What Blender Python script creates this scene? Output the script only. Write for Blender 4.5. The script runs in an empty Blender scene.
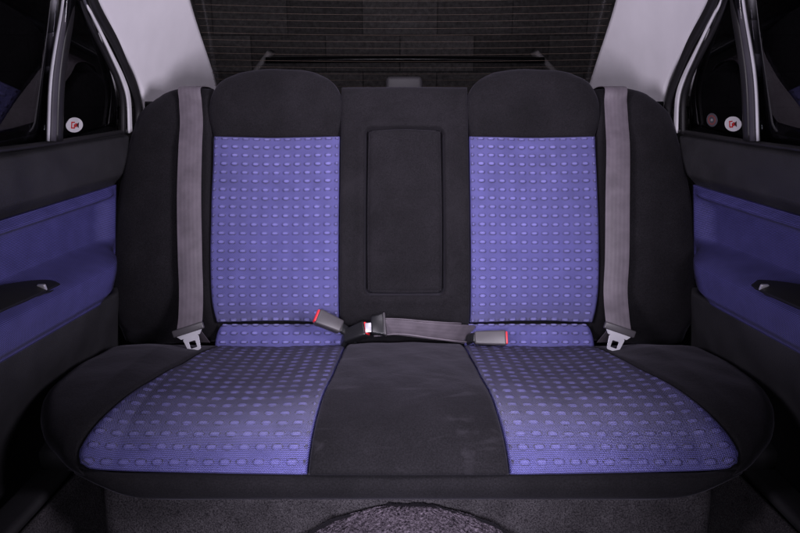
import bpy, bmesh, math, random
import numpy as np
from mathutils import Vector, Matrix
random.seed(4); np.random.seed(4)
R = math.radians
S = bpy.context.scene
COL = S.collection

# ------------------------------------------------------------------ camera
CAM = Vector((-0.018, -1.30, 0.47)); PITCH = R(12.7); FPX = 580.0; CX, CY = 397.0, 266.5
cd = bpy.data.cameras.new('camera'); cam = bpy.data.objects.new('camera', cd); COL.objects.link(cam)
cam.location = CAM; cam.rotation_euler = (R(90)-PITCH, 0, 0)
cd.sensor_width = 36; cd.lens = 36*FPX/800; cd.shift_x = 3.0/800; cd.clip_start = 0.01; cd.clip_end = 100
S.camera = cam

# ------------------------------------------------------------------ world, lamps, exposure
w = bpy.data.worlds.new('World'); S.world = w; w.use_nodes = True
w.node_tree.nodes['Background'].inputs[0].default_value = (0.5, 0.45, 0.8, 1)
w.node_tree.nodes['Background'].inputs[1].default_value = 0.003
S.view_settings.view_transform = 'Standard'; S.view_settings.look = 'None'
S.view_settings.exposure = 0.0; S.view_settings.gamma = 1
def area(name, loc, target, size, sizey, power, color, spread=180):
    l = bpy.data.lights.new(name, 'AREA'); l.shape = 'RECTANGLE'; l.size = size; l.size_y = sizey
    l.energy = power; l.color = color; l.spread = R(spread)
    o = bpy.data.objects.new(name, l); COL.objects.link(o); o.location = loc
    o.rotation_euler = (Vector(target)-Vector(loc)).to_track_quat('-Z', 'Y').to_euler()
    return o
area('strobe_lamp', (0.50, -0.80, 0.46), (-0.40, 0.15, 0.52), 0.26, 0.26, 5.5, (0.93, 0.86, 1.0), 122)
area('fill_strobe_lamp', (-0.50, -0.80, 0.46), (0.40, 0.15, 0.52), 0.26, 0.26, 3.2, (0.93, 0.85, 1.0), 112)
area('bounce_fill_lamp', (-0.04, -0.50, 1.00), (0.0, 0.30, 0.60), 0.60, 0.20, 2.3, (0.93, 0.85, 1.0), 110)  # added lamp in place of headliner bounce, brightens pillars and head pads
area('front_lamp', (-0.03, -1.34, 0.34), (0.0, -0.48, -0.05), 0.40, 0.14, 1.9, (0.90, 0.86, 1.0), 60)

# ------------------------------------------------------------------ helpers
def ray(px, py):
    u = (px-CX)/FPX; v = (CY-py)/FPX; c, s = math.cos(PITCH), math.sin(PITCH)
    return Vector((u, c + v*s, v*c - s))
def at(px, py, Y):                     # point on the plane y = Y
    d = ray(px, py); return CAM + d*((Y-CAM.y)/d.y)
def onside(px, py, side, off=0.0, x0=0.67, lean=0.18, z0=0.46):
    # point on the leaning side plane  |x| = x0 - lean (z - z0) - off
    d = ray(px, py)
    t = (x0 - lean*(CAM.z-z0) - off - side*CAM.x)/(side*d.x + lean*d.z)
    return CAM + d*t

def tag(o, label=None, cat=None, group=None, kind=None):
    if label: o['label'] = label
    if cat: o['category'] = cat
    if group: o['group'] = group
    if kind: o['kind'] = kind
    return o
def empty(name, loc, label, cat, group=None):
    o = bpy.data.objects.new(name, None); COL.objects.link(o); o.location = loc; o.empty_display_size = .05
    return tag(o, label, cat, group)
def link(name, me, mat, parent=None, label=None):
    o = bpy.data.objects.new(name, me); COL.objects.link(o)
    if mat: me.materials.append(mat)
    if parent:
        o.parent = parent
        o.matrix_parent_inverse = Matrix.Identity(4) if parent.type == 'MESH' else Matrix.Translation(-parent.location)
    if label: o['label'] = label
    return o
def mesh(name, verts, faces, smooth=True):
    me = bpy.data.meshes.new(name); me.from_pydata([tuple(v) for v in verts], [], faces)
    me.update()
    bm = bmesh.new(); bm.from_mesh(me); bmesh.ops.recalc_face_normals(bm, faces=bm.faces); bm.to_mesh(me); bm.free()
    if smooth: me.polygons.foreach_set('use_smooth', [True]*len(me.polygons))
    return me

def curve(pts, n):
    """Catmull-Rom through pts resampled to n points by arc length (numpy, any dimension)."""
    p = np.array([list(q) for q in pts], float)
    if len(p) == 2:
        t = np.linspace(0,1,n)[:,None]; return p[0]*(1-t)+p[1]*t
    P = np.vstack([2*p[0]-p[1], p, 2*p[-1]-p[-2]]); out = []
    for i in range(1, len(P)-2):
        for t in np.linspace(0,1,24,endpoint=False):
            a,b,c,d = P[i-1],P[i],P[i+1],P[i+2]
            out.append(.5*((2*b)+(-a+c)*t+(2*a-5*b+4*c-d)*t*t+(-a+3*b-3*c+d)*t**3))
    out.append(p[-1]); out = np.array(out)
    L = np.r_[0, np.cumsum(np.linalg.norm(np.diff(out,axis=0),axis=1))]
    q = np.linspace(0, L[-1], n)
    return np.stack([np.interp(q, L, out[:,k]) for k in range(out.shape[1])], 1)
def lin(pts, n):
    p = np.array([list(q) for q in pts], float)
    L = np.r_[0, np.cumsum(np.linalg.norm(np.diff(p,axis=0),axis=1))]
    q = np.linspace(0, L[-1], n)
    return np.stack([np.interp(q, L, p[:,k]) for k in range(p.shape[1])], 1)
def tfi(bot, top, left, right, vv=None):
    n, m = len(bot), len(left)
    u = np.linspace(0,1,n)[None,:,None]; v = (np.linspace(0,1,m) if vv is None else vv)[:,None,None]
    B,T,L,Rr = bot[None],top[None],left[:,None],right[:,None]
    return ((1-v)*B+v*T+(1-u)*L+u*Rr-((1-u)*(1-v)*bot[0]+u*(1-v)*bot[-1]+(1-u)*v*top[0]+u*v*top[-1]))
def dist_poly(G, C):
    """distance of grid points G (m,n,2) to polyline C (k,2)"""
    P = G.reshape(-1,2); best = np.full(len(P), 9.0)
    st = max(1, (len(C)-1)//40); idx = list(range(0,len(C),st))
    if idx[-1] != len(C)-1: idx.append(len(C)-1)
    for i,j in zip(idx[:-1], idx[1:]):
        a, b = C[i], C[j]; ab = b-a; L = max(ab@ab, 1e-12)
        t = np.clip(((P-a)@ab)/L, 0, 1)
        best = np.minimum(best, np.linalg.norm(P-(a+t[:,None]*ab), axis=1))
    return best.reshape(G.shape[:2])

class Profile:
    """curve in the y-z plane by arc length s, with outward normal"""
    def __init__(self, pts, flip=1):
        c = curve(pts, 400); self.c = c
        self.s = np.r_[0, np.cumsum(np.linalg.norm(np.diff(c,axis=0),axis=1))]
        t = np.gradient(c, axis=0); t /= np.linalg.norm(t,axis=1)[:,None]
        self.n = np.stack([t[:,1], -t[:,0]],1)*flip
        self.L = self.s[-1]
    def __call__(self, x, s, h):
        f = lambda a: np.interp(s, self.s, a)
        ex = np.where(s > self.L, s-self.L, np.where(s < 0, s, 0))
        t1 = self.c[-1]-self.c[-2]; t1 = t1/np.linalg.norm(t1)
        y = f(self.c[:,0]) + h*f(self.n[:,0]) + ex*t1[0]
        z = f(self.c[:,1]) + h*f(self.n[:,1]) + ex*t1[1]
        return np.stack([x, y, z], -1)

RIB, RIBH = 0.0020, 0.00125          # pitch and height of the raised threads
def rib_rows(length, per=RIB):
    K = int(length/per); v = []; f = []
    for k in range(K):
        for q, w_ in ((0,0),(.60,0),(.67,1),(.93,1)): v.append((k+q)/K); f.append(w_)
    v.append(1.0); f.append(0); return np.array(v), np.array(f, float)
def pad(name, prof, H, bot, top, left, right, edges, mat, parent, res=0.004, skirt=0.03, dots=None, pitch=(.0248,.0210), amp=.0023, label=None, lift=0.0, wob=0.0):
    """upholstered pad. bot/top/left/right: control points in (x,s); edges: 4 x (radius, drop)"""
    cl = lambda c: c if callable(c) else None
    Lb = np.linalg.norm(np.diff(curve(bot,60),axis=0),axis=1).sum(); Ll = np.linalg.norm(np.diff(curve(left,60),axis=0),axis=1).sum()
    n = max(8, int(Lb/res)); m = max(8, int(Ll/res))
    vv = None; rib = None
    if dots is not None:
        vv, rib = rib_rows(Ll); m = len(vv)
    b,t = curve(bot,n), curve(top,n)
    if vv is None: l,r = curve(left,m), curve(right,m)
    else:
        l, r = [np.stack([np.interp(vv, np.linspace(0,1,400), c[:,k]) for k in (0,1)],1) for c in (curve(left,400), curve(right,400))]
    G = tfi(b,t,l,r,vv)
    loss = np.zeros(G.shape[:2])
    for C,(rad,drop) in zip((b,t,l,r), edges):
        d = dist_poly(G, C); q = np.clip(d/rad, 0, 1)
        loss += (drop*(1-np.sqrt(np.clip(1-(1-q)**2,0,1))))**3
    loss = np.cbrt(loss)
    X, Sx = G[...,0], G[...,1]
    h = H(X, Sx) - loss + lift
    if wob:
        h = h + wob*(np.sin(X*37+Sx*21)*np.sin(Sx*29-X*13+1.3) + .5*np.sin(X*71-Sx*47+2.0))
    dm = np.zeros_like(X)
    if dots is not None:
        x0, s0 = dots; PX_, PS_ = pitch
        fx = ((X-x0)/PX_) % 1.0 - .5; fs = ((Sx-s0)/PS_) % 1.0 - .5
        rr = (np.abs(fx)/.33)**3 + (np.abs(fs)/.22)**2.4
        dm = np.clip((1.25-rr)/.55, 0, 1); dome = .7+.3*np.clip(1-rr, 0, 1)
        edge = np.ones_like(X)
        for C in (b,t,l,r): edge = np.minimum(edge, np.clip((dist_poly(G,C)-.003)/.003,0,1))
        dm = dm*edge
        oval_glint = np.clip(1.25-((np.abs(fx)/.27)**2.6+(np.abs(fs)/.13)**2.2),0,1)*edge*np.clip((amp/.0023)**1.5,0,1)  # light dash painted at each oval's centre as a relief highlight
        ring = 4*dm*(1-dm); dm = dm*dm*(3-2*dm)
        ribv = rib[:,None]*(1-.2*dm)*np.clip(loss<.002,0,1); h = h + dome*dm*amp + ribv*RIBH
    V = prof(X, Sx, h).reshape(-1,3)
    F = []
    for i in range(m-1):
        for j in range(n-1):
            a = i*n+j; F.append((a,a+1,a+n+1,a+n))
    rim = [j for j in range(n)] + [i*n+n-1 for i in range(1,m)] + [(m-1)*n+j for j in range(n-2,-1,-1)] + [i*n for i in range(m-2,0,-1)]
    gx = G.reshape(-1,2)[rim]; hb = h.reshape(-1)[rim]-skirt
    cen = gx.mean(0); g2 = gx + (cen-gx)*0.01
    B2 = prof(g2[:,0], g2[:,1], hb)
    base = len(V); V = np.vstack([V, B2]); K = len(rim)
    for k in range(K):
        F.append((rim[k], rim[(k+1)%K], base+(k+1)%K, base+k))
    F.append(tuple(base+k for k in range(K)))
    me = mesh(name, V, F)
    uv = me.uv_layers.new(name='UVMap')
    U = np.vstack([G.reshape(-1,2), g2])
    li = np.zeros(len(me.loops), dtype=np.int32); me.loops.foreach_get('vertex_index', li)
    uv.data.foreach_set('uv', U[li].reshape(-1))
    at_ = me.attributes.new('dot', 'FLOAT', 'POINT'); at_.data.foreach_set('value', np.r_[(oval_glint if dots is not None else dm).reshape(-1), np.zeros(K)])
    if dots is not None:
        a2 = me.attributes.new('rib', 'FLOAT', 'POINT'); a2.data.foreach_set('value', np.r_[np.maximum(rib[:,None]*(1-.22*dm), .95*ring*np.where(fs<0,1,.6)).reshape(-1), np.zeros(K)])  # ring paints a dark shadow line round each oval, stronger on one side
    return link(name, me, mat, parent, label)

def patch(name, G, mat, parent=None, thick=0.0, label=None, tdir=None):
    """3D grid (m,n,3) with optional thickness along tdir (vector)"""
    m, n = G.shape[:2]; V = G.reshape(-1,3)
    F = [(i*n+j, i*n+j+1, (i+1)*n+j+1, (i+1)*n+j) for i in range(m-1) for j in range(n-1)]
    if thick:
        V2 = V + np.array(tdir)*thick; b = len(V); V = np.vstack([V, V2])
        F += [tuple(b+k for k in reversed(f)) for f in F[:]]
        ring = [j for j in range(n)] + [i*n+n-1 for i in range(1,m)] + [(m-1)*n+j for j in range(n-2,-1,-1)] + [i*n for i in range(m-2,0,-1)]
        K = len(ring)
        F += [(ring[k], ring[(k+1)%K], b+ring[(k+1)%K], b+ring[k]) for k in range(K)]
    me = mesh(name, V, F)
    me.uv_layers.new(name='UVMap')
    return link(name, me, mat, parent, label)

def sweep(name, path, wdir, width, thick, mat, parent=None, n=40, label=None, rnd=0.35, smoothpath=True, seg=4):
    """rounded-rectangle section swept along a path. wdir: vector or list of vectors, width may be a list"""
    P = (curve if smoothpath else lin)(path, n)
    W = np.array([list(q) for q in wdir], float) if hasattr(wdir[0], '__len__') else np.array([list(wdir)]*2, float)
    W = lin(W, n) if len(W) > 1 and np.abs(np.diff(W,axis=0)).sum() > 1e-9 else np.repeat(W[:1], n, 0)
    wid = np.interp(np.linspace(0,1,n), np.linspace(0,1,len(width)), width) if hasattr(width,'__len__') else np.full(n, width)
    sec = []
    a, b = .5, .5; r = rnd*thick
    V = []; 
    T = np.gradient(P, axis=0); T /= np.linalg.norm(T,axis=1)[:,None]
    K = None
    for i in range(n):
        wv = W[i] - T[i]*(W[i]@T[i]); wv /= np.linalg.norm(wv); nv = np.cross(T[i], wv)
        hw, ht = wid[i]/2, thick/2; rr = min(r, hw*.9, ht*.98); pts = []
        for cx_, cy_, a0 in ((hw-rr, ht-rr, 0), (-hw+rr, ht-rr, 90), (-hw+rr, -ht+rr, 180), (hw-rr, -ht+rr, 270)):
            for k in range(seg+1):
                an = R(a0+90*k/seg); pts.append((cx_+rr*math.cos(an), cy_+rr*math.sin(an)))
        K = len(pts)
        for x,y in pts: V.append(P[i]+wv*x+nv*y)
    F = [(i*K+k, i*K+(k+1)%K, (i+1)*K+(k+1)%K, (i+1)*K+k) for i in range(n-1) for k in range(K)]
    F += [tuple(range(K)), tuple((n-1)*K+k for k in reversed(range(K)))]
    me = mesh(name, V, F)
    Ls = np.r_[0, np.cumsum(np.linalg.norm(np.diff(P,axis=0),axis=1))]
    uv = me.uv_layers.new(name='UVMap')
    li = np.zeros(len(me.loops), dtype=np.int32); me.loops.foreach_get('vertex_index', li)
    U = np.array([[ (V[q]-P[q//K])@(W[q//K]/np.linalg.norm(W[q//K])), Ls[q//K]] for q in range(len(V))])
    uv.data.foreach_set('uv', U[li].reshape(-1))
    o = link(name, me, mat, parent, label)
    return o
def autosmooth(o, ang=35):
    me = o.data
    try: me.set_sharp_from_angle(angle=R(ang))
    except Exception: pass
    return o
def rbox(name, size, bev, M, mat, parent=None, taper=None, segs=3, label=None, fn=None):
    """bevelled box in local space, transformed by matrix M; taper(x,y,z)->(x,y,z)"""
    bm = bmesh.new(); bmesh.ops.create_cube(bm, size=1)
    for v in bm.verts: v.co = Vector((v.co.x*size[0], v.co.y*size[1], v.co.z*size[2]))
    if taper:
        for v in bm.verts: v.co = Vector(taper(*v.co))
    bmesh.ops.bevel(bm, geom=bm.edges[:]+bm.verts[:], offset=bev, segments=segs, affect='EDGES', profile=.5)
    if fn:
        for v in bm.verts: v.co = Vector(fn(*v.co))
    bm.transform(M)
    me = bpy.data.meshes.new(name); bm.to_mesh(me); bm.free()
    me.polygons.foreach_set('use_smooth', [True]*len(me.polygons))
    return autosmooth(link(name, me, mat, parent, label), 50)
def basis(o, x, z):
    """matrix with local X along x, local Z near z, origin o"""
    x = Vector(x).normalized(); z = Vector(z); z = (z - x*z.dot(x)).normalized(); y = z.cross(x)
    M = Matrix((( x.x,y.x,z.x,o[0]),(x.y,y.y,z.y,o[1]),(x.z,y.z,z.z,o[2]),(0,0,0,1))); return M
def prism(name, pts2, depth, M, mat, parent=None, bev=0.0, holes=None, label=None):
    """extruded outline in local XY (optionally one hole with the same vertex count)"""
    bm = bmesh.new()
    n = len(pts2)
    if holes is None:
        vs = [bm.verts.new((x,y,-depth/2)) for x,y in pts2]; f = bm.faces.new(vs)
        r = bmesh.ops.extrude_face_region(bm, geom=[f])
        for v in r['geom']:
            if isinstance(v, bmesh.types.BMVert): v.co.z += depth
    else:
        A = [bm.verts.new((x,y,-depth/2)) for x,y in pts2]; B = [bm.verts.new((x,y,depth/2)) for x,y in pts2]
        C = [bm.verts.new((x,y,-depth/2)) for x,y in holes]; D = [bm.verts.new((x,y,depth/2)) for x,y in holes]
        for i in range(n):
            j = (i+1)%n
            bm.faces.new((A[i],A[j],B[j],B[i])); bm.faces.new((C[j],C[i],D[i],D[j]))
            bm.faces.new((A[j],A[i],C[i],C[j])); bm.faces.new((B[i],B[j],D[j],D[i]))
    bmesh.ops.recalc_face_normals(bm, faces=bm.faces)
    if bev: bmesh.ops.bevel(bm, geom=[e for e in bm.edges if len(e.link_faces)==2 and e.calc_face_angle(0) > R(40)], offset=bev, segments=2, affect='EDGES')
    bm.transform(M); me = bpy.data.meshes.new(name); bm.to_mesh(me); bm.free()
    me.polygons.foreach_set('use_smooth', [True]*len(me.polygons))
    return autosmooth(link(name, me, mat, parent, label), 30)

# ------------------------------------------------------------------ materials
def newmat(name):
    m = bpy.data.materials.new(name); m.use_nodes = True; nt = m.node_tree
    return m, nt, nt.nodes['Principled BSDF']
def N(nt, typ, **kw):
    n = nt.nodes.new(typ)
    for k, v in kw.items():
        if k in n.inputs: n.inputs[k].default_value = v
        else: setattr(n, k, v)
    return n
def ramp(nt, src, stops):
    r = nt.nodes.new('ShaderNodeValToRGB'); e = r.color_ramp.elements
    while len(e) < len(stops): e.new(.5)
    for q,(p,c) in zip(e, stops): q.position = p; q.color = (*c,1) if len(c)==3 else c
    nt.links.new(src, r.inputs[0]); return r.outputs[0]
def coord(nt, kind='Object'):
    return nt.nodes.new('ShaderNodeTexCoord').outputs[kind]

def m_suede(name, base=(.0100,.0091,.0111), var=.3, sheen=.08, marks=0.0):
    m, nt, b = newmat(name); L = nt.links.new; co = coord(nt)
    n1 = N(nt,'ShaderNodeTexNoise', Scale=9.0, Detail=5.0, Roughness=.6); L(co, n1.inputs['Vector'])
    n2 = N(nt,'ShaderNodeTexNoise', Scale=420.0, Detail=3.0); L(co, n2.inputs['Vector'])
    lo = tuple(c*(1-var) for c in base); hi = tuple(c*(1+var) for c in base)
    c = ramp(nt, n1.outputs[0], [(.3,lo),(.52,base),(.75,hi)])
    mx = N(nt,'ShaderNodeMix', data_type='RGBA', blend_type='MULTIPLY'); mx.inputs[0].default_value = .55
    c2 = ramp(nt, n2.outputs[0], [(.32,(.3,.3,.3)),(.68,(1.6,1.6,1.6))])
    L(c, mx.inputs[6]); L(c2, mx.inputs[7])
    outc = mx.outputs[2]
    if marks:
        # brushed nap marks: stretched warped noise, thresholded
        mp = N(nt,'ShaderNodeMapping'); mp.inputs['Rotation'].default_value = (0,0,1.1); mp.inputs['Scale'].default_value = (8,20,10); L(co, mp.inputs[0])
        n3 = N(nt,'ShaderNodeTexNoise', Scale=1.0, Detail=4.0, Roughness=.55, Distortion=1.4); L(mp.outputs[0], n3.inputs['Vector'])
        k = ramp(nt, n3.outputs[0], [(.56,(0,0,0)),(.74,(1,1,1))])
        m3 = N(nt,'ShaderNodeMix', data_type='RGBA'); m3.inputs[7].default_value = (*[q*(1+marks) for q in base],1)
        mm = N(nt,'ShaderNodeMath', operation='MULTIPLY'); mm.inputs[1].default_value = .8; L(k, mm.inputs[0])
        L(mm.outputs[0], m3.inputs[0]); L(outc, m3.inputs[6]); outc = m3.outputs[2]
    L(outc, b.inputs['Base Color'])
    b.inputs['Roughness'].default_value = .92; b.inputs['Specular IOR Level'].default_value = .15
    b.inputs['Sheen Weight'].default_value = sheen; b.inputs['Sheen Roughness'].default_value = .45
    b.inputs['Sheen Tint'].default_value = (.75,.7,.9,1)
    n4 = N(nt,'ShaderNodeTexNoise', Scale=34.0, Detail=3.0); L(co, n4.inputs['Vector'])
    bp = N(nt,'ShaderNodeBump', Strength=.5, Distance=.0006); L(n2.outputs[0], bp.inputs['Height'])
    bp2 = N(nt,'ShaderNodeBump', Strength=.35, Distance=.003); L(n4.outputs[0], bp2.inputs['Height']); L(bp.outputs[0], bp2.inputs['Normal'])
    L(bp2.outputs[0], b.inputs['Normal'])
    return m

def m_ribbed(name, blue, dark, coordkind='UV'):
    """blue cloth under a raised dark thread: the threads are modelled ('rib'), the cross threads are shaded"""
    m, nt, b = newmat(name); L = nt.links.new
    R_ = N(nt,'ShaderNodeAttribute', attribute_name='rib'); st = N(nt,'ShaderNodeMapRange'); st.inputs[1].default_value = .05; st.inputs[2].default_value = .7; L(R_.outputs['Fac'], st.inputs[0])
    sp = N(nt,'ShaderNodeSeparateXYZ'); L(coord(nt, coordkind), sp.inputs[0])
    tw = N(nt,'ShaderNodeMath', operation='ADD'); o1, o2 = (0,1) if coordkind == 'UV' else (1,2)
    L(sp.outputs[o1], tw.inputs[0]); L(sp.outputs[o2], tw.inputs[1]); src = tw.outputs[0]
    hs = N(nt,'ShaderNodeMath', operation='MULTIPLY'); hs.inputs[1].default_value = .0027/(2*(RIB if coordkind == 'UV' else .0028)); L(sp.outputs[o2], hs.inputs[0]); L(hs.outputs[0], tw.inputs[1])
    sc = N(nt,'ShaderNodeMath', operation='MULTIPLY'); sc.inputs[1].default_value = 2*math.pi/.0027; L(src, sc.inputs[0])
    sn = N(nt,'ShaderNodeMath', operation='SINE'); L(sc.outputs[0], sn.inputs[0])
    cr = N(nt,'ShaderNodeMapRange'); cr.inputs[1].default_value = -1; cr.inputs[2].default_value = 1; cr.inputs[3].default_value = .45; cr.inputs[4].default_value = 1.4; L(sn.outputs[0], cr.inputs[0])
    mx = N(nt,'ShaderNodeMix', data_type='RGBA'); mx.inputs[6].default_value = (*blue,1); mx.inputs[7].default_value = (*dark,1)
    q1 = N(nt,'ShaderNodeMapRange'); q1.inputs[1].default_value = 0; q1.inputs[2].default_value = 1; q1.inputs[3].default_value = 1; q1.inputs[4].default_value = .88; L(sn.outputs[0], q1.inputs[0])
    q2 = N(nt,'ShaderNodeMath', operation='MULTIPLY'); L(st.outputs[0], q2.inputs[0]); L(q1.outputs[0], q2.inputs[1]); L(q2.outputs[0], mx.inputs[0])
    no = N(nt,'ShaderNodeTexNoise', Scale=26.0, Detail=4.0); L(coord(nt,'Object'), no.inputs['Vector'])
    mv = N(nt,'ShaderNodeMix', data_type='RGBA', blend_type='MULTIPLY'); mv.inputs[0].default_value = 1
    dA = N(nt,'ShaderNodeAttribute', attribute_name='dot'); md = N(nt,'ShaderNodeMix', data_type='RGBA'); md.inputs[7].default_value = (blue[0]*2.1,blue[1]*2.1,blue[2]*1.5,1)  # 'dot' mixes in the painted highlight colour of the ovals
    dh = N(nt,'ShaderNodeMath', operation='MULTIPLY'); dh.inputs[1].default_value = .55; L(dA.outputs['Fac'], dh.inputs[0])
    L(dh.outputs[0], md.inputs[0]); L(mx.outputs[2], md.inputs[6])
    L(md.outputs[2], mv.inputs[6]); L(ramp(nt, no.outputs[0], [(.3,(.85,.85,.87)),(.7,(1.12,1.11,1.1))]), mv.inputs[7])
    vs = N(nt,'ShaderNodeVectorMath', operation='SCALE'); L(mv.outputs[2], vs.inputs[0]); L(cr.outputs[0], vs.inputs['Scale'])
    L(vs.outputs[0], b.inputs['Base Color'])
    rg = N(nt,'ShaderNodeMapRange'); rg.inputs[3].default_value = .50; rg.inputs[4].default_value = .34; L(dA.outputs['Fac'], rg.inputs[0]); L(rg.outputs[0], b.inputs['Roughness'])
    b.inputs['Specular IOR Level'].default_value = .6
    bp = N(nt,'ShaderNodeBump', Strength=.5, Distance=.0005); L(sn.outputs[0], bp.inputs['Height']); L(bp.outputs[0], b.inputs['Normal'])
    return m

def m_plastic(name, col, rough=.5, bump=.0, scale=500, spec=.5, metallic=0.0, var=.2):
    m, nt, b = newmat(name); L = nt.links.new; co = coord(nt)
    n = N(nt,'ShaderNodeTexNoise', Scale=14.0, Detail=4.0); L(co, n.inputs['Vector'])
    L(ramp(nt, n.outputs[0], [(.3,tuple(c*(1-var) for c in col)),(.7,tuple(min(1,c*(1+var)) for c in col))]), b.inputs['Base Color'])
    rr = N(nt,'ShaderNodeMapRange'); rr.inputs[3].default_value = rough*.85; rr.inputs[4].default_value = min(1,rough*1.15); L(n.outputs[0], rr.inputs[0])
    L(rr.outputs[0], b.inputs['Roughness'])
    b.inputs['Specular IOR Level'].default_value = spec; b.inputs['Metallic'].default_value = metallic
    if bump:
        n2 = N(nt,'ShaderNodeTexNoise', Scale=scale, Detail=2.0); L(co, n2.inputs['Vector'])
        bp = N(nt,'ShaderNodeBump', Strength=.6, Distance=bump); L(n2.outputs[0], bp.inputs['Height']); L(bp.outputs[0], b.inputs['Normal'])
    return m
def m_webbing(name, col):
    m, nt, b = newmat(name); L = nt.links.new; co = coord(nt,'UV')
    sp = N(nt,'ShaderNodeSeparateXYZ'); L(co, sp.inputs[0])
    def wave(src, per):
        a = N(nt,'ShaderNodeMath', operation='MULTIPLY'); a.inputs[1].default_value = 2*math.pi/per; L(src, a.inputs[0])
        s = N(nt,'ShaderNodeMath', operation='SINE'); L(a.outputs[0], s.inputs[0]); return s.outputs[0]
    wx = wave(sp.outputs[0], .0095); wy = wave(sp.outputs[1], .0022)
    mm = N(nt,'ShaderNodeMath', operation='MULTIPLY'); L(wx, mm.inputs[0]); L(wy, mm.inputs[1])
    ad = N(nt,'ShaderNodeMath', operation='ADD'); L(wx, ad.inputs[0]); L(mm.outputs[0], ad.inputs[1])
    v = N(nt,'ShaderNodeMapRange'); v.inputs[1].default_value = -2; v.inputs[2].default_value = 2; L(ad.outputs[0], v.inputs[0])
    mx = N(nt,'ShaderNodeMix', data_type='RGBA'); mx.inputs[6].default_value = (*[c*.92 for c in col],1); mx.inputs[7].default_value = (*[c*1.05 for c in col],1); L(v.outputs[0], mx.inputs[0])
    no = N(nt,'ShaderNodeTexNoise', Scale=30.0, Detail=5.0); L(coord(nt), no.inputs['Vector'])
    mv = N(nt,'ShaderNodeMix', data_type='RGBA', blend_type='MULTIPLY'); mv.inputs[0].default_value = 1
    L(mx.outputs[2], mv.inputs[6]); L(ramp(nt, no.outputs[0], [(.3,(.78,.78,.78)),(.7,(1.15,1.15,1.15))]), mv.inputs[7])
    L(mv.outputs[2], b.inputs['Base Color']); b.inputs['Roughness'].default_value = .5; b.inputs['Specular IOR Level'].default_value = .4
    bp = N(nt,'ShaderNodeBump', Strength=.4, Distance=.0006); L(v.outputs[0], bp.inputs['Height']); L(bp.outputs[0], b.inputs['Normal'])
    return m
def m_glass(name, tint=(.5,.5,.5), ior=1.5, rough=.0):
    m = bpy.data.materials.new(name); m.use_nodes = True; nt = m.node_tree; nt.nodes.clear(); L = nt.links.new
    o = nt.nodes.new('ShaderNodeOutputMaterial'); t = N(nt,'ShaderNodeBsdfTransparent'); t.inputs[0].default_value = (*tint,1)
    g = N(nt,'ShaderNodeBsdfGlossy'); g.inputs['Roughness'].default_value = rough
    f = N(nt,'ShaderNodeFresnel'); f.inputs[0].default_value = ior
    mx = nt.nodes.new('ShaderNodeMixShader'); ge = nt.nodes.new('ShaderNodeNewGeometry'); mi = N(nt,'ShaderNodeMix', data_type='FLOAT'); mi.inputs[2].default_value = ior; mi.inputs[3].default_value = 1/ior
    L(ge.outputs['Backfacing'], mi.inputs[0]); L(mi.outputs[0], f.inputs[0]); L(f.outputs[0], mx.inputs[0]); L(t.outputs[0], mx.inputs[1]); L(g.outputs[0], mx.inputs[2]); L(mx.outputs[0], o.inputs[0])
    return m
def m_carpet(name, lo, hi, scale=420, bump=.003):
    m, nt, b = newmat(name); L = nt.links.new; co = coord(nt)
    n = N(nt,'ShaderNodeTexNoise', Scale=scale, Detail=3.0, Roughness=.7); L(co, n.inputs['Vector'])
    n2 = N(nt,'ShaderNodeTexNoise', Scale=20.0, Detail=4.0); L(co, n2.inputs['Vector'])
    mx = N(nt,'ShaderNodeMix', data_type='RGBA', blend_type='MULTIPLY'); mx.inputs[0].default_value = 1
    L(ramp(nt, n.outputs[0], [(.35,lo),(.65,hi)]), mx.inputs[6]); L(ramp(nt, n2.outputs[0], [(.3,(.75,.75,.75)),(.7,(1.2,1.2,1.2))]), mx.inputs[7])
    L(mx.outputs[2], b.inputs['Base Color']); b.inputs['Roughness'].default_value = .95; b.inputs['Specular IOR Level'].default_value = .1
    bp = N(nt,'ShaderNodeBump', Strength=.8, Distance=bump); L(n.outputs[0], bp.inputs['Height']); L(bp.outputs[0], b.inputs['Normal'])
    return m

SUEDE = m_suede('charcoal_suede'); SUEDE_MID = m_suede('brushed_charcoal_suede', marks=.35); SUEDE_CUSH = m_suede('scuffed_charcoal_suede', marks=1.8)
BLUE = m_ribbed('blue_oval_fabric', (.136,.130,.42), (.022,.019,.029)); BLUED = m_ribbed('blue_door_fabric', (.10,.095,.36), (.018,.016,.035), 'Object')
WEB = m_webbing('grey_webbing', (.120,.102,.122))
BLACK = m_plastic('black_plastic', (.012,.012,.014), .32, .0)
BLACKM = m_plastic('matt_black_plastic', (.016,.015,.018), .6, .0004)
BUCK = m_plastic('buckle_plastic', (.06,.055,.062), .38, .0002, 900)
RED = m_plastic('red_plastic', (.8,.03,.045), .4)
CHROME = m_plastic('steel', (.60,.59,.64), .32, metallic=.45)
PILLAR = m_plastic('lavender_grey_trim', (.86,.83,.885), .8, .0002, 900, spec=.2, var=.03)
RUBBER = m_plastic('rubber_seal', (.014,.013,.015), .45)
FRAMEG = m_plastic('grey_metal_frame', (.07,.065,.08), .6, spec=.3)
SILVER = m_plastic('silver_frame', (.82,.80,.86), .4, spec=.7, metallic=.1)
DTRIM = m_plastic('door_trim_vinyl', (.024,.023,.027), .55, .0008, 450)
GLASS = m_glass('side_glass', (.35,.35,.38)); RGLASS = m_glass('rear_glass', (.85,.85,.85))
HEAT = m_plastic('heating_wire', (.13,.095,.075), .6)
CARPET = m_carpet('grey_carpet', (.016,.014,.017), (.085,.077,.086)); MATC = m_carpet('speckled_mat', (.010,.008,.012), (.17,.14,.175), 230, .006)
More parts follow.
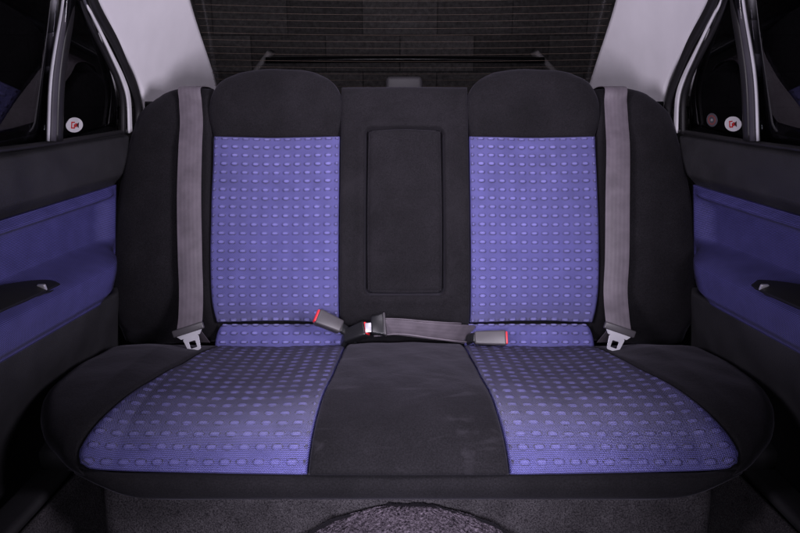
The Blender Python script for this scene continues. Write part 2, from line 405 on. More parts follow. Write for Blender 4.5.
WHITE = m_plastic('white_vinyl', (.62,.60,.62), .5); SHELFP = m_plastic('shelf_plastic', (.035,.033,.038), .6)
REDV = m_plastic('red_ink', (.5,.02,.02), .5); DARKV = m_plastic('dark_ink', (.05,.01,.01), .5)

# ------------------------------------------------------------------ floor, ground
def floor():
    prof = curve([(-.30,-.02),(-.40,-.075),(-.452,-.10),(-.462,-.15),(-.470,-.25),(-.50,-.315),(-.60,-.33),(-1.9,-.335)], 90)
    xs = np.linspace(-.585,.585,90); G = np.zeros((len(prof), len(xs), 3))
    G[...,0] = xs[None]; G[...,1] = prof[:,0][:,None]; G[...,2] = prof[:,1][:,None]
    # transmission tunnel
    hump = .19*np.exp(-(np.abs(xs)/.17)**3.2)[None]*np.clip((-.42-prof[:,0])/.09,0,1)[:,None]
    G[...,2] = np.where(G[...,2] < -.17, np.maximum(G[...,2], np.minimum(-.175, G[...,2]+hump)), G[...,2])
    G[...,1] += .30*(np.clip((np.abs(xs)-.49)/.095,0,1)**1.6)[None]*np.clip((G[...,2]+.33)/.1,0,1)
    G += np.random.normal(0,.0008,G.shape)
    o = patch('floor', G, CARPET, None, .02, tdir=(0,0,-1)); tag(o, kind='structure')
floor()
gme = mesh('ground', [(-12,-12,-.62),(12,-12,-.62),(12,12,-.62),(-12,12,-.62)], [(0,1,2,3)])
tag(link('ground', gme, m_carpet('concrete_floor', (.04,.04,.042),(.07,.07,.072), 30, .002)), kind='structure')

# garage wall of concrete blocks behind the car
def wall():
    m, nt, b = newmat('concrete_block'); L = nt.links.new; co = coord(nt)
    mp = N(nt,'ShaderNodeMapping'); mp.inputs['Rotation'].default_value = (R(90),0,0); L(co, mp.inputs[0])
    br = N(nt,'ShaderNodeTexBrick', Scale=1.0); br.inputs['Brick Width'].default_value = .46; br.inputs['Row Height'].default_value = .215
    br.inputs['Mortar Size'].default_value = .006; br.inputs['Mortar Smooth'].default_value = .6; br.inputs['Color1'].default_value = (.20,.19,.185,1); br.inputs['Color2'].default_value = (.40,.38,.37,1); br.inputs['Mortar'].default_value = (.15,.145,.145,1)
    L(mp.outputs[0], br.inputs['Vector'])
    n = N(nt,'ShaderNodeTexNoise', Scale=38.0, Detail=6.0, Roughness=.7); L(co, n.inputs['Vector'])
    mx = N(nt,'ShaderNodeMix', data_type='RGBA', blend_type='MULTIPLY'); mx.inputs[0].default_value = 1
    L(br.outputs[0], mx.inputs[6]); L(ramp(nt, n.outputs[0], [(.3,(.45,.45,.45)),(.7,(1.4,1.4,1.4))]), mx.inputs[7]); L(mx.outputs[2], b.inputs['Base Color'])
    b.inputs['Roughness'].default_value = .95
    bp = N(nt,'ShaderNodeBump', Strength=.8, Distance=.01); L(n.outputs[0], bp.inputs['Height']); L(bp.outputs[0], b.inputs['Normal'])
    bm = bmesh.new(); bmesh.ops.create_cube(bm, size=1)
    for v in bm.verts: v.co = Vector((v.co.x*12, v.co.y*.2+2.6, v.co.z*3.6+1.18))
    me = bpy.data.meshes.new('block_wall'); bm.to_mesh(me); bm.free()
    tag(link('block_wall', me, m), 'dim concrete block wall behind the car, seen through the rear window', 'wall')
wall()

# ------------------------------------------------------------------ rear bench seat
seat = empty('rear_bench_seat', (0,-.2,-.3), 'dark suede and blue fabric rear bench seat filling the car', 'car seat')

# backrest profile: (y,z) from the bottom up, over the top
BACK = Profile([(.045,-.03),(.028,.010),(.012,.040),(.005,.09),(.020,.17),(.060,.30),(.105,.42),(.146,.53),(.166,.585),(.180,.63),(.186,.65)], flip=-1)
BACK.n = -BACK.n if BACK.n[100,0] > 0 else BACK.n
# cushion profile from the crease to under the front edge
CUSH = Profile([(.015,-.022),(-.02,-.008),(-.08,.004),(-.16,.013),(-.25,.020),(-.33,.022),(-.385,.017),(-.43,.007),(-.465,-.008),(-.490,-.028),(-.502,-.050),(-.502,-.072),(-.490,-.090),(-.46,-.102)])
CUSH.n = -CUSH.n if CUSH.n[150,1] < 0 else CUSH.n
def sB(z): return float(np.interp(z, BACK.c[:,1], BACK.s))
def sC(y): return float(np.interp(-y, -CUSH.c[:300,0], CUSH.s[:300]))

def HB(x, s):
    ax = np.abs(x)
    side = .012*np.clip((ax-.47)/.10,0,1)                     # bolsters stand a little forward
    hollow = -.010*np.exp(-((ax-.31)/.10)**2)*np.clip(s/.1,0,1)
    return side + hollow
def HC(x, s):
    ax = np.abs(x)
    hol = -.010*np.exp(-((ax-.31)/.12)**2)*np.exp(-((s-.2)/.2)**2)
    bol = .014*np.clip((ax-.46)/.08,0,1)*np.clip((s-.02)/.1,0,1)
    return hol + bol
zero = lambda x, s: x*0.0

s_pt, s_hb = sB(.470), sB(.466)     # top edge of the blue panels
s_top = sB(.592); s_bt = sB(.030)
HEAD = Profile([(.1225,.462),(.146,.53),(.162,.575),(.172,.605),(.184,.628),(.205,.642),(.24,.645)], flip=-1)
HEAD.n = -HEAD.n if HEAD.n[50,0] > 0 else HEAD.n
for sd in (-1, 1):
    def Q(pts): return [(sd*a, b) for a,b in pts]
    lr = (lambda inner, outer: (inner, outer)) if sd > 0 else (lambda inner, outer: (outer, inner))
    # blue backrest panel
    inn = Q([(.1545,s_bt),(.1545,.2),(.155,s_pt)]); out = Q([(.447,s_bt),(.455,.2),(.458,s_pt)])
    L_, R_ = lr(inn, out)
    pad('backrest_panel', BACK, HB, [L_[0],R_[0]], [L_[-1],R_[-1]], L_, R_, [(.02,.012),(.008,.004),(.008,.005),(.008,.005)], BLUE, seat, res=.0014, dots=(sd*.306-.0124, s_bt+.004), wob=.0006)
    # head section
    zt = .184
    inn = Q([(.154,.0075),(.148,.05),(.150,.10),(.170,.140),(.205,.166)]); out = Q([(.462,.0075),(.472,.05),(.470,.10),(.450,.140),(.415,.166)])
    L_, R_ = lr(inn, out)
    topc = [L_[-1], (sd*.258,zt-.004), (sd*.310,zt), (sd*.362,zt-.004), R_[-1]] if sd > 0 else [L_[-1], (sd*.362,zt-.004), (sd*.310,zt), (sd*.258,zt-.004), R_[-1]]
    pad('head_pad', HEAD, lambda x,s: HB(x,s*0+.5)+.022*np.sin(np.clip(s/.09,0,1)*math.pi/2), [L_[0],R_[0]], topc, L_, R_, [(.006,.004),(.05,.025),(.045,.030),(.045,.030)], SUEDE, seat, res=.004, skirt=.06, wob=.0012)
    # outer bolster
    inn = Q([(.452,.0),(.459,.2),(.464,.45),(.472,s_top)]); out = Q([(.690,.0),(.692,.12),(.690,.26),(.684,.38),(.672,.48),(.648,s_top-.075),(.600,s_top-.022)])
    L_, R_ = lr(inn, out); mid = (sd*.54, s_top-.002)
    pad('side_bolster', BACK, HB, [L_[0],R_[0]], [L_[-1],mid,R_[-1]], L_, R_, [(.03,.02),(.05,.03)]+list(lr((.012,.008),(.06,.035))), SUEDE, seat, res=.005, skirt=.06, wob=.0015)
# middle section: frame round the armrest
mid = lambda x, s: .006 + 0*x
sa0, sa1 = sB(.108), sB(.486)
def ring_pad():
    # one continuous pad with a recess where the armrest folds away
    def H(x, s):
        dx = np.abs(x)-.092; ds = np.maximum(sa0-s, s-sa1)
        r = .018; q = np.maximum(dx+r,0)**2 + np.maximum(ds+r,0)**2
        sdf = np.sqrt(q)-r + np.minimum(np.maximum(dx+r,ds+r),0)
        return .008 - .035*np.clip((-sdf+.003)/.006,0,1) + .004*np.exp(-((sdf-.012)/.012)**2)
    L_ = [(-.152,.0),(-.152,.25),(-.152,s_top-.004)]; R_ = [(.152,.0),(.152,.25),(.152,s_top-.004)]
    pad('middle_backrest', BACK, H, [L_[0],R_[0]], [L_[-1],(0,s_top-.003),R_[-1]], L_, R_, [(.02,.012),(.03,.02),(.012,.008),(.012,.008)], SUEDE_MID, seat, res=.0025, skirt=.05, wob=.0006)
ring_pad()
def armrest():
    a0, a1 = sa0+.005, sa1-.004; W = .0875
    b = [(-W+.012,a0),(0,a0-.001),(W-.012,a0)]; t = [(-W+.012,a1),(0,a1+.001),(W-.012,a1)]
    l = [(-W+.012,a0),(-W+.002,a0+.006),(-W+.001,a0+.02),(-W-.0005,(a0+a1)/2),(-W+.001,a1-.02),(-W+.002,a1-.006),(-W+.012,a1)]
    r = [(-x,s) for x,s in l]
    pad('folding_armrest', BACK, lambda x,s: .006+.009*(1-(x/.09)**2)*np.clip((s-a0)/.1,0,1), b, t, l, r, [(.012,.012)]*4, SUEDE_MID, seat, res=.003, skirt=.02, wob=.0005)
    # welt round the armrest
    ol = np.vstack([curve(b,20), curve(r,60)[1:], curve(t,20)[::-1][1:], curve(l,60)[::-1][1:]])
    X = ol[:,0]; Sx = ol[:,1]
    V = BACK(X*.97, Sx+( (a0+a1)/2-Sx)*.014, .0035+0*X)
    sweep('piping', V, (1,0,.3), .0028, .0028, SUEDE, seat, n=260, rnd=.5, smoothpath=False)
armrest()
# base board behind everything so no gap shows through
bx = np.linspace(-.62,.62,60); bs = np.linspace(.0, s_top-.05, 60); XX, SS = np.meshgrid(bx,bs)
G = BACK(XX, SS, -.030+0*XX); patch('backrest_board', G, BLACKM, seat, .03, tdir=(0,1,0))

# rear lip of the cushion: narrow blue strips and dark strips in the crease
LIP = Profile([(-.004,-.022),(.000,-.006),(.008,.012),(.018,.030),(.040,.041)], flip=1)
LIP.n = -LIP.n if LIP.n[100,0] > 0 else LIP.n
for sd in (-1, 1):
    a, b_ = sorted((sd*.142, sd*.452)); L_ = [(a,.0),(a+(.004 if sd<0 else 0),.035),(a+(.016 if sd<0 else 0),.066)]; R_ = [(b_,.0),(b_-(.004 if sd>0 else 0),.035),(b_-(.016 if sd>0 else 0),.066)]
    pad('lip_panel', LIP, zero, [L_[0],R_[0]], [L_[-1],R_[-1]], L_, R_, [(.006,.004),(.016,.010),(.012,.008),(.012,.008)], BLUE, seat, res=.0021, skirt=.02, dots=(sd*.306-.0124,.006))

# seat cushion
s_seam = float(np.interp(.040, -CUSH.c[200:,1], CUSH.s[200:])); SF = s_seam-.02
s_end = CUSH.L
for sd in (-1, 1):
    def Q(pts): return [(sd*a, b) for a,b in pts]
    lr = (lambda inner, outer: (inner, outer)) if sd > 0 else (lambda inner, outer: (outer, inner))
    inn = Q([(.1385,.006),(.1395,.12),(.144,.26),(.152,.38),(.158,s_seam)])
    out = Q([(.432,.006),(.450,.12),(.472,.26),(.498,.40),(.514,s_seam-.045),(.508,s_seam-.016)])
    L_, R_ = lr(inn, out)
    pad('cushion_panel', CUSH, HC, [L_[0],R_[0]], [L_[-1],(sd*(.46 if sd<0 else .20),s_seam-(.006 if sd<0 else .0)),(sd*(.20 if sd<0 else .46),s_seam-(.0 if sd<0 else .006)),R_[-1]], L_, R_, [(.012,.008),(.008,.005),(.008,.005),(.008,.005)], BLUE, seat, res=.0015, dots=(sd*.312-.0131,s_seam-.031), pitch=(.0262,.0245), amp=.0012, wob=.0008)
    out2 = Q([(.650,-.005),(.668,.10),(.670,.21),(.664,.30),(.642,.385),(.602,.455),(.570,.49),(.534,s_seam-.010),(.500,s_seam+.014)])
    inn2 = Q([(.436,.006),(.454,.12),(.476,.26),(.502,.40),(.518,s_seam-.045),(.512,s_seam-.011)])
    L_, R_ = lr(inn2, out2)
    pad('cushion_bolster', CUSH, HC, [L_[0],R_[0]], [L_[-1],R_[-1]], L_, R_, [(.02,.012),(.02,.012)]+list(lr((.008,.005),(.045,.038))), SUEDE, seat, res=.005, skirt=.06, wob=.0012)
L_ = [(-.1355,.006),(-.1365,.12),(-.141,.26),(-.149,.38),(-.155,s_seam)]; R_ = [(-a,b) for a,b in L_]
pad('middle_cushion', CUSH, lambda x,s: .003+.004*(1-(x/.15)**2), [L_[0],R_[0]], [L_[-1],R_[-1]], L_, R_, [(.02,.012),(.006,.003),(.01,.006),(.01,.006)], SUEDE_CUSH, seat, res=.003, wob=.0009)
# dark front band that turns under
bt = [(-.536,s_seam+.000),(-.475,s_seam+.030),(-.38,s_end-.012),(-.22,s_end-.003),(0,s_end),(.22,s_end-.003),(.38,s_end-.012),(.475,s_seam+.030),(.536,s_seam+.000)]
tp = [(-.534,s_seam-.014),(-.50,s_seam-.010),(-.44,s_seam-.001),(-.2,s_seam+.003),(0,s_seam+.003),(.2,s_seam+.003),(.44,s_seam-.001),(.50,s_seam-.010),(.534,s_seam-.014)]
pad('front_band', CUSH, lambda x,s: -.001-.03*np.clip((np.abs(x)-.44)/.12,0,1)**2, tp, bt, [tp[0],bt[0]], [tp[-1],bt[-1]], [(.012,.006),(.02,.012),(.03,.02),(.03,.02)], SUEDE, seat, res=.004, skirt=.03)
XX, SS = np.meshgrid(np.linspace(-.60,.60,60), np.linspace(.02,SF-.03,40)); G = CUSH(XX,SS,-.03+0*XX); patch('cushion_base', G, BLACKM, seat, .03, tdir=(0,0,-1))

# ------------------------------------------------------------------ seat belts
def seat_belt(sd, top, bot, tongue_dir, label):
    root = empty('seat_belt', at(*bot,.0), label, 'seat belt', 'shoulder belts hanging over the backrest')
    zs = [.583,.55,.50,.44,.33,.20,.125,.05]
    pts = []
    t0 = at(*top, .15); b0 = at(*bot, -.066)
    pts.append((t0.x, .30, .555)); pts.append((t0.x,.235,.584))
    for z in zs[:-1]:
        y = float(np.interp(sB(z) if z < .6 else BACK.s[330], BACK.s, BACK.c[:,0])); f = np.clip((z-.03)/.55,0,1)
        x = b0.x*(1-f)+t0.x*f
        pts.append((x + .002*math.sin(z*30), y-.020-(.008 if z<.45 and z>.1 else .0), z))
    pts.append((b0.x, -.050, .074)); pts.append((b0.x, -.066, .047))
    sweep('webbing', pts, (1,0,0), [.052,.052,.054,.055,.056,.056,.055,.054], .0016, WEB, root, n=120)
    # second ply folded behind the tongue
    p2 = [(b0.x+sd*.003, -.060, .050),(b0.x+sd*.004,-.035,.028),(b0.x+sd*.004,.01,-.012)]
    sweep('lower_webbing', p2, (1,0,0), .048, .0016, WEB, root, n=14)
    d = Vector(tongue_dir).normalized(); o = Vector((b0.x, -.068, .044))
    xax = Vector((1,0,0)) - d*d.x; M = basis(o, xax, Vector((0,-.95,.2)))
    # plastic crossbar and steel plate with its square hole
    t = rbox('tongue', (.072,.016,.009), .003, M, BUCK, root, taper=lambda x,y,z: (x, y+(.004*abs(x)/.036), z))
    def sq(hw, y0, y1, r, n=6, off=0):
        c = [(hw-r,y0-r,0),(-hw+r,y0-r,90),(-hw+r,y1+r,180),(hw-r,y1+r,270)]; out = []
        for cx,cy,a in c:
            for k in range(n): an = R(a+90*k/(n-1)); out.append((cx+r*math.cos(an), cy+r*math.sin(an)))
        return out
    sgn = -1 if (M.to_3x3() @ Vector((0,-1,0))).z < 0 else 1
    P_ = sq(.0145,-.012,-.046,.005); H_ = sq(.0075,-.023,-.039,.002)
    P_ = [(x*(1.25 if y > -.02 else 1), y) for x,y in P_]
    if sgn > 0: P_ = [(x,-y) for x,y in P_]; H_ = [(x,-y) for x,y in H_]
    prism('latch_plate', P_, .0022, M, CHROME, t, bev=.0005, holes=H_)
    pl = [(.030,-.003),(.022,-.013),(-.022,-.013),(-.030,-.003)]
    if sgn > 0: pl = [(x,-y) for x,y in pl]
    prism('plate_shoulder', pl, .0026, M @ Matrix.Translation((0,0,.0)), CHROME, t, bev=.0004)
    return root
seat_belt(-1, (192,92), (189,330), (.30,-.22,-.90), 'grey seat belt beside the left bolster, its tongue a thin steel outline at the foot')
seat_belt(1, (615,92), (619,328), (-.32,-.18,-.92), 'grey seat belt beside the right bolster, its bright steel tongue hanging clear')

# ------------------------------------------------------------------ buckles
def buckle(o, axis, up, size, label, body=BUCK, stalk_to=None):
    """o centre, axis: direction of the red button end"""
    root = empty('belt_buckle', o, label, 'seat belt buckle', 'buckles lying in the seat crease')
    M = basis(o, axis, up); L, W, T = size
    rbox('housing', (L,W,T), .0045, M, body, root, taper=lambda x,y,z: (x, y*(1-.18*(.5-x/L)), z*(1-.12*(.5-x/L))), segs=4)
    rbox('release_button', (.008,W*.80,T*.62), .002, M @ Matrix.Translation((L/2-.0005,0,T*.08)), RED, root)
    rbox('slot_rim', (.003,W*.86,T*.16), .001, M @ Matrix.Translation((L/2-.0005,0,-T*.34)), BLACK, root)
    if stalk_to is not None:
        s = Vector(o) - Vector(axis).normalized()*L*.45
        e = Vector(stalk_to); sweep('stalk', [s, (s+e)/2+Vector((0,-.004,.004)), e], Vector(up).cross(Vector(axis)), W*.62, T*.45, BLACK, root, n=14)
    return root
p1 = at(329,322,-.045); p1b = at(353,335,-.035)
buckle(p1, (-.80,-.10,.42), (.1,-.72,.62), (.062,.037,.024), 'black buckle tipped up left, red button at its upper left end', stalk_to=at(356,340,-.01))
p2 = at(356,333,-.045)
buckle(p2, (.80,-.22,.38), (-.15,-.70,.62), (.058,.036,.026), 'black buckle beside the lap belt, red button on its right end', body=BLACK, stalk_to=at(343,345,-.015))
p3 = at(490,338,-.035)
buckle(p3, (1,-.02,.0), (0,-.86,.5), (.072,.036,.022), 'single grey buckle lying flat right of the lap belt, red right end', stalk_to=at(468,340,-.005))

# lap belt of the middle seat
lap = empty('lap_belt', at(420,330,-.04), 'folded grey lap belt with black connector across the middle of the seat crease', 'seat belt')
A = at(383,325,-.055); B = at(470,331,-.02)
sweep('webbing', [at(380,327,-.056), at(400,328,-.060), at(430,331,-.053), at(452,333,-.036), at(464,334,-.012), at(471,335,.014)], [(0,-.35,1),(0,-.5,1)], [.040,.044,.048,.050,.050], .0018, WEB, lap, n=50)
sweep('folded_ply', [at(381,322,-.052), at(400,323,-.057), at(425,326,-.050), at(445,328,-.036), at(458,329,-.010)], [(0,-.35,1),(0,-.5,1)], [.022,.028,.034,.036], .0018, WEB, lap, n=50)
sweep('fold_edge', [at(374,336,-.056), at(400,334,-.062), at(432,338,-.056), at(456,341,-.038), at(467,342,-.010)], (0,-.2,1), .004, .004, WEB, lap, n=40, rnd=.5)
M = basis(at(378,325,-.062), (1,-.05,.12), (0,-.80,.6))
c = rbox('connector', (.030,.046,.016), .004, M, BLACK, lap, taper=lambda x,y,z:(x,y*(1+.15*x/.015),z))
rbox('connector_rim', (.005,.052,.018), .002, M @ Matrix.Translation((.0155,0,0)), CHROME if False else BUCK, c)
rbox('connector_tip', (.016,.022,.004), .001, M @ Matrix.Translation((-.021,-.004,0)), CHROME, c)

# ------------------------------------------------------------------ doors
def door(sd, label):
    root = empty('car_door', (sd*.70,-.2,-.1), label, 'car door', 'rear doors on both sides of the seat')
    def rear(z): return float(np.interp(z, [-.3,.0,.12,.357,.48,.6], [.02,.01,.01,.075,.17,.25]))
    def band(name, zl, zh, offs, mat, n=110, m=60, lab=None, y0=-.85, th=.02, ribs=False):
        """zl, zh: functions of y;  offs(y,t)-> inward offset (t 0 bottom..1 top)"""
        tv, rv = np.linspace(0,1,m), None
        if ribs:
            tt = np.linspace(0,1,600); zz = zl(-.3)*(1-tt)+zh(-.3)*tt; oo = np.array([offs(-.3,float(q_),.3) for q_ in tt])
            al = np.r_[0, np.cumsum(np.hypot(np.diff(zz), np.diff(oo)))]; vv, rv = rib_rows(al[-1], .0028); tv = np.interp(vv*al[-1], al, tt)
        m = len(tv); G = np.zeros((m,n,3))
        for j in range(n):
            for i in range(m):
                t = float(tv[i]); z_ = zl(-.3)*(1-t)+zh(-.3)*t; yr = rear(z_); y = y0+(yr-y0)*(j/(n-1))
                z = zl(y)*(1-t)+zh(y)*t
                G[i,j] = (sd*(.682-offs(y,t,yr-y)-(rv[i]*RIBH if ribs else 0)), y, z)
        o = patch(name, G, mat, root, th, tdir=(sd,0,0), label=lab)
        if ribs:
            a2 = o.data.attributes.new('rib','FLOAT','POINT'); q = np.repeat(rv, n); a2.data.foreach_set('value', np.r_[q, q*0])
        return o
    belt = lambda y: .447+.072*(y+.31) if y < .2 else .484
    itop = lambda y: .334+.060*(y+.34)
    ibot = lambda y: .121+.004*(y+.34)
    sm = lambda a,b,x: (lambda q: q*q*(3-2*q))(min(1,max(0,(x-a)/(b-a))))
    # upper trim: rolls over at the window sill
    band('upper_trim', lambda y: itop(y)-.004, belt, lambda y,t,q: .016*sm(0,.25,t)+.006*math.sin(t*3.1) - .020*sm(.86,1,t)**2, DTRIM)
    # blue insert: soft roll on top, hollow, armrest ledge, front face
    def ins(y,t,q):
        a = sm(.03,-.14,y)                       # armrest grows toward the front
        roll = .020*math.exp(-((t-.93)/.05)**2)
        hollow = -.020*sm(.98,.80,t)*sm(.42,.52,t)
        arm = (.014+.056*a)*sm(.52,.36,t)
        front = -(.010+.012*a)*sm(.36,.0,t)
        return (roll + hollow + arm + front)*sm(.0,.07,q) - .016*sm(.12,0,t)+.006
    band('fabric_insert', ibot, itop, ins, BLUED, n=170, ribs=True)
    band('lower_trim', lambda y: -.26, lambda y: ibot(y)+.003, lambda y,t,q: .040*sm(.5,1.0,t)+.012*sm(.35,.1,t)-.004 if y < -.05 else (.040*sm(.5,1.0,t)+.012*sm(.35,.1,t))*sm(.05,-.05,y)-.004, DTRIM)
    # pull cup in the armrest
    def top_pt(px, py, off): return onside(px, py, sd, off, x0=.682, lean=0)
    mx = (lambda p: p) if sd < 0 else (lambda p: 806-p)
    path = [top_pt(mx(62),285,.050), top_pt(mx(50),283.5,.052), top_pt(mx(20),291,.060), top_pt(mx(-20),304,.062)]
    sweep('pull_cup', path, (sd*1.0,0,.50), [.012,.034,.050,.058], .006, m_plastic('pull_recess', (.005,.005,.006), .55), root, n=40, rnd=.5)
    g = [top_pt(mx(40),290,.066), top_pt(mx(44),287,.064)]
    rim = [top_pt(mx(60),288,.056), top_pt(mx(47),292.5,.066), top_pt(mx(15),303,.072), top_pt(mx(-20),315,.074)]
    sweep('cup_rim', rim, (0,0,1), .003, .003, BLACK, root, n=30, rnd=.5)
    rbox('cup_glint', (.006,.014,.012), .002, basis(top_pt(mx(42),287.5,.066), (0,.9,.3), (0,0,1)), CHROME, root)  # added chrome chip in place of the glint on the cup plastic
    # window: glass, divider post, sloping rear frame
    P = lambda px,py,off=0: onside(mx(px), py, sd, off)
    n1 = Vector((sd*1,0,.18)).normalized()
    divp = [P(60,-60,.008), P(59,0,.008), P(53,60,.008), P(50,142,.008)]
    gl = [P(-60,-60), P(54,-60), P(47,148), P(-60,160)]
    def toe(G):
        G = G.copy(); G[...,0] += sd*(.055*(G[...,1]+.2)-.06*(G[...,2]-.5)); return G
    def quad(name, q, mat, th=.004, lab=None, ndiv=8):
        b_,t_ = lin([q[3],q[2]],ndiv), lin([q[0],q[1]],ndiv); G = tfi(b_,t_,lin([q[3],q[0]],ndiv),lin([q[2],q[1]],ndiv)); G = toe(G)
        return patch(name, G, mat, root, th, tdir=tuple(n1), label=lab)
    quad('window_glass', gl, GLASS)
    qg = [P(64,-60,.003), P(75,-60,.003), P(126,128,.003), P(58,144,.003)]
    b_ = lin([qg[3],qg[2]],20); t_ = lin([qg[0],qg[1]],20)
    rr = curve([P(126,131,.003),P(124,98,.003),P(104,45,.003),P(82,0,.003),P(60,-60,.003)],20)
    G = tfi(lin([qg[3],rr[0]],20), lin([P(62,-60,.003),rr[-1]],20), lin([qg[3],P(62,-60,.003)],20), rr); patch('quarter_glass', toe(G), GLASS, root, .004, tdir=tuple(n1))
    def pstrip(name, rows, off, th, mat):
        l = curve([P(a,y,off) for a,b_,y in rows], 30); r = curve([P(b_,y,off) for a,b_,y in rows], 30)
        G = tfi(lin([l[0],r[0]],6), lin([l[-1],r[-1]],6), l, r); G = G - np.array(n1)*0.0025*np.sin(np.linspace(0,math.pi,6))[None,:,None]
        return patch(name, G, mat, root, th, tdir=tuple(n1))
    CHR = m_plastic('post_chrome', (.5,.49,.54), .4, spec=.6)
    pstrip('chrome_strip', [(66,68,-60),(62.4,63.6,0),(50.8,52.1,75),(47.6,48.9,141)], .012, .003, CHR)
    pstrip('divider_post', [(69.5,74,-60),(65.3,70,0),(54,59.5,75),(51,56.5,141)], .0095, .004, FRAMEG)
    pstrip('post_seal', [(74,81,-60),(70,77,0),(59.5,66,75),(56.5,63,141)], .010, .004, RUBBER)
    # sloping frame and seals behind the quarter glass
    fr = [P(64,-60,.008),P(84,0,.008),P(93,17,.008),P(112,56,.008),P(123,80,.008),P(128.5,100,.008),P(130,132,.008)]
    tang = (0,.6,.8)
    sweep('quarter_frame', fr, (0,.85,.4), [.006,.007,.008,.009,.014,.019,.020], .005, SILVER, root, n=50, rnd=.4)
    sweep('inner_seal', [P(57,-60,.006),P(78,0,.007),P(106,56,.007),P(117,80,.007),P(122.5,100,.007),P(123,134,.007)], (0,.85,.4), .012, .010, RUBBER, root, n=50, rnd=.4)
    sweep('door_seal', [P(75,-60,.012),P(92,0,.012),P(116,46,.012),P(133,88,.012),P(138,112,.012),P(136,136,.014)], (0,.85,.4), [.024,.026,.026,.022,.020,.016], .016, RUBBER, root, n=50, rnd=.5)
    # sill moulding under the glass
    sweep('window_seal', [P(-60,158,.002),P(0,150,.002),P(60,142,.002),P(128,131,.002)], (sd*.3,0,1), .010, .012, RUBBER, root, n=30, rnd=.5)
    return root, P, n1
def sticker(root, P, px, py, w, h, mark, label, sd):
    def on(a, b):
        off = .0045
        for _ in range(6):
            o = P(a, b, off); off = .0045 - (.055*(o.y+.2)-.06*(o.z-.5))
        return o
    o = on(px, py); w = (on(px+w,py)-on(px-w,py)).length/2; h = (on(px,py+h)-on(px,py-h)).length/2; q = .012
    u = (on(px+2,py)-on(px-2,py)).normalized()*(1 if sd < 0 else -1); 
    nrm = Vector((-sd,0,-.18)).normalized(); u = (u-nrm*u.dot(nrm)).normalized(); v = nrm.cross(u)
    if v.z < 0: v = -v
    if nrm.dot(u.cross(v)) < 0: pass
    M = Matrix(((u.x,v.x,nrm.x,o.x),(u.y,v.y,nrm.y,o.y),(u.z,v.z,nrm.z,o.z),(0,0,0,1)))
    el = [(w*math.cos(a), h*math.sin(a)) for a in np.linspace(0,2*math.pi,40,endpoint=False)]
    st = prism('sticker', el, .0006, M, WHITE if mark else FRAMEG, root, label=label)
    # u follows +x on the picture, so the marks read the right way round
    M2 = M @ Matrix.Translation((0,0,.0006))
    s = w
    if mark:
        P1 = [(-.42,.38),(-.30,.38),(-.30,-.42),(-.42,-.42)]; P2 = [(-.30,.38),(-.02,.38),(-.02,.24),(-.30,.24)]; P3 = [(-.30,-.28),(-.04,-.28),(-.04,-.42),(-.30,-.42)]
        P4 = [(-.10,.10),(.02,.10),(.02,-.42),(-.10,-.42)]
        P5 = [(.10,.0),(.46,.32),(.46,-.34)]; P6 = [(.06,.22),(.22,.22),(.22,-.24),(.06,-.24)]
        for i,(pp,mt) in enumerate(((P1,REDV),(P2,REDV),(P3,REDV),(P4,REDV),(P5,DARKV),(P6,REDV))):
            prism('printed_mark', [(x*s,y*h*1.15) for x,y in pp], .0004, M2 @ Matrix.Translation((0,0,.00005*i)), mt, st)
    else:
        ring = [(w*.72*math.cos(a), h*.72*math.sin(a)) for a in np.linspace(0,2*math.pi,32,endpoint=False)]; rin = [(x*.7,y*.7) for x,y in ring]
        prism('printed_mark', ring, .0004, M2, m_plastic('faded_ink', (.18,.05,.05), .6), st, holes=rin)
        prism('printed_mark', [(x*.4,y*.4) for x,y in rin], .0004, M2, m_plastic('faded_white', (.25,.24,.25), .6), st)
dl, PL, nl = door(-1, 'left rear door with blue fabric insert and one round sticker on its small window')
dr, PR, nr = door(1, 'right rear door with blue fabric insert and two round stickers on its small window')
sticker(dl, PL, 74.5, 125, 7.6, 7.2, True, 'white oval sticker with red mark', -1)
sticker(dr, PR, 806-733, 124, 7.6, 7.2, True, 'white oval sticker with red mark', 1)
sticker(dr, PR, 806-712, 120, 4.8, 6.5, False, 'small faded round sticker', 1)

# ------------------------------------------------------------------ pillar trims
def pillar(sd, label):
    mx = (lambda p: p) if sd < 0 else (lambda p: 806-p)
    def X(px,py,x): d = ray(mx(px),py); return CAM + d*((sd*x-CAM.x)/d.x)
    outer = [X(62,-70,.590),X(99,0,.618),X(121,45,.637),X(138,80,.652),X(146,112,.662),X(150,150,.668)]
    inner = [X(172,-70,.545),X(190,0,.575),X(199,30,.588),X(209,60,.605),X(217,85,.620),X(228,118,.635)]
    n, m = 30, 50
    o_, i_ = curve(outer,m), curve(inner,m)
    G = tfi(lin([o_[0],i_[0]],n), lin([o_[-1],i_[-1]],n), o_, i_)
    # soft outward crown
    u = np.linspace(0,1,n)[None,:]; G[...,0] -= sd*.012*np.sin(u*math.pi)*-1
    o = patch('pillar_trim', G, PILLAR, None, .01, tdir=(sd*.9,.3,0)); tag(o, label, 'pillar trim', 'pillar trims beside the rear window')
pillar(-1, 'pale lavender grey pillar trim left of the rear window')
pillar(1, 'pale lavender grey pillar trim right of the rear window')

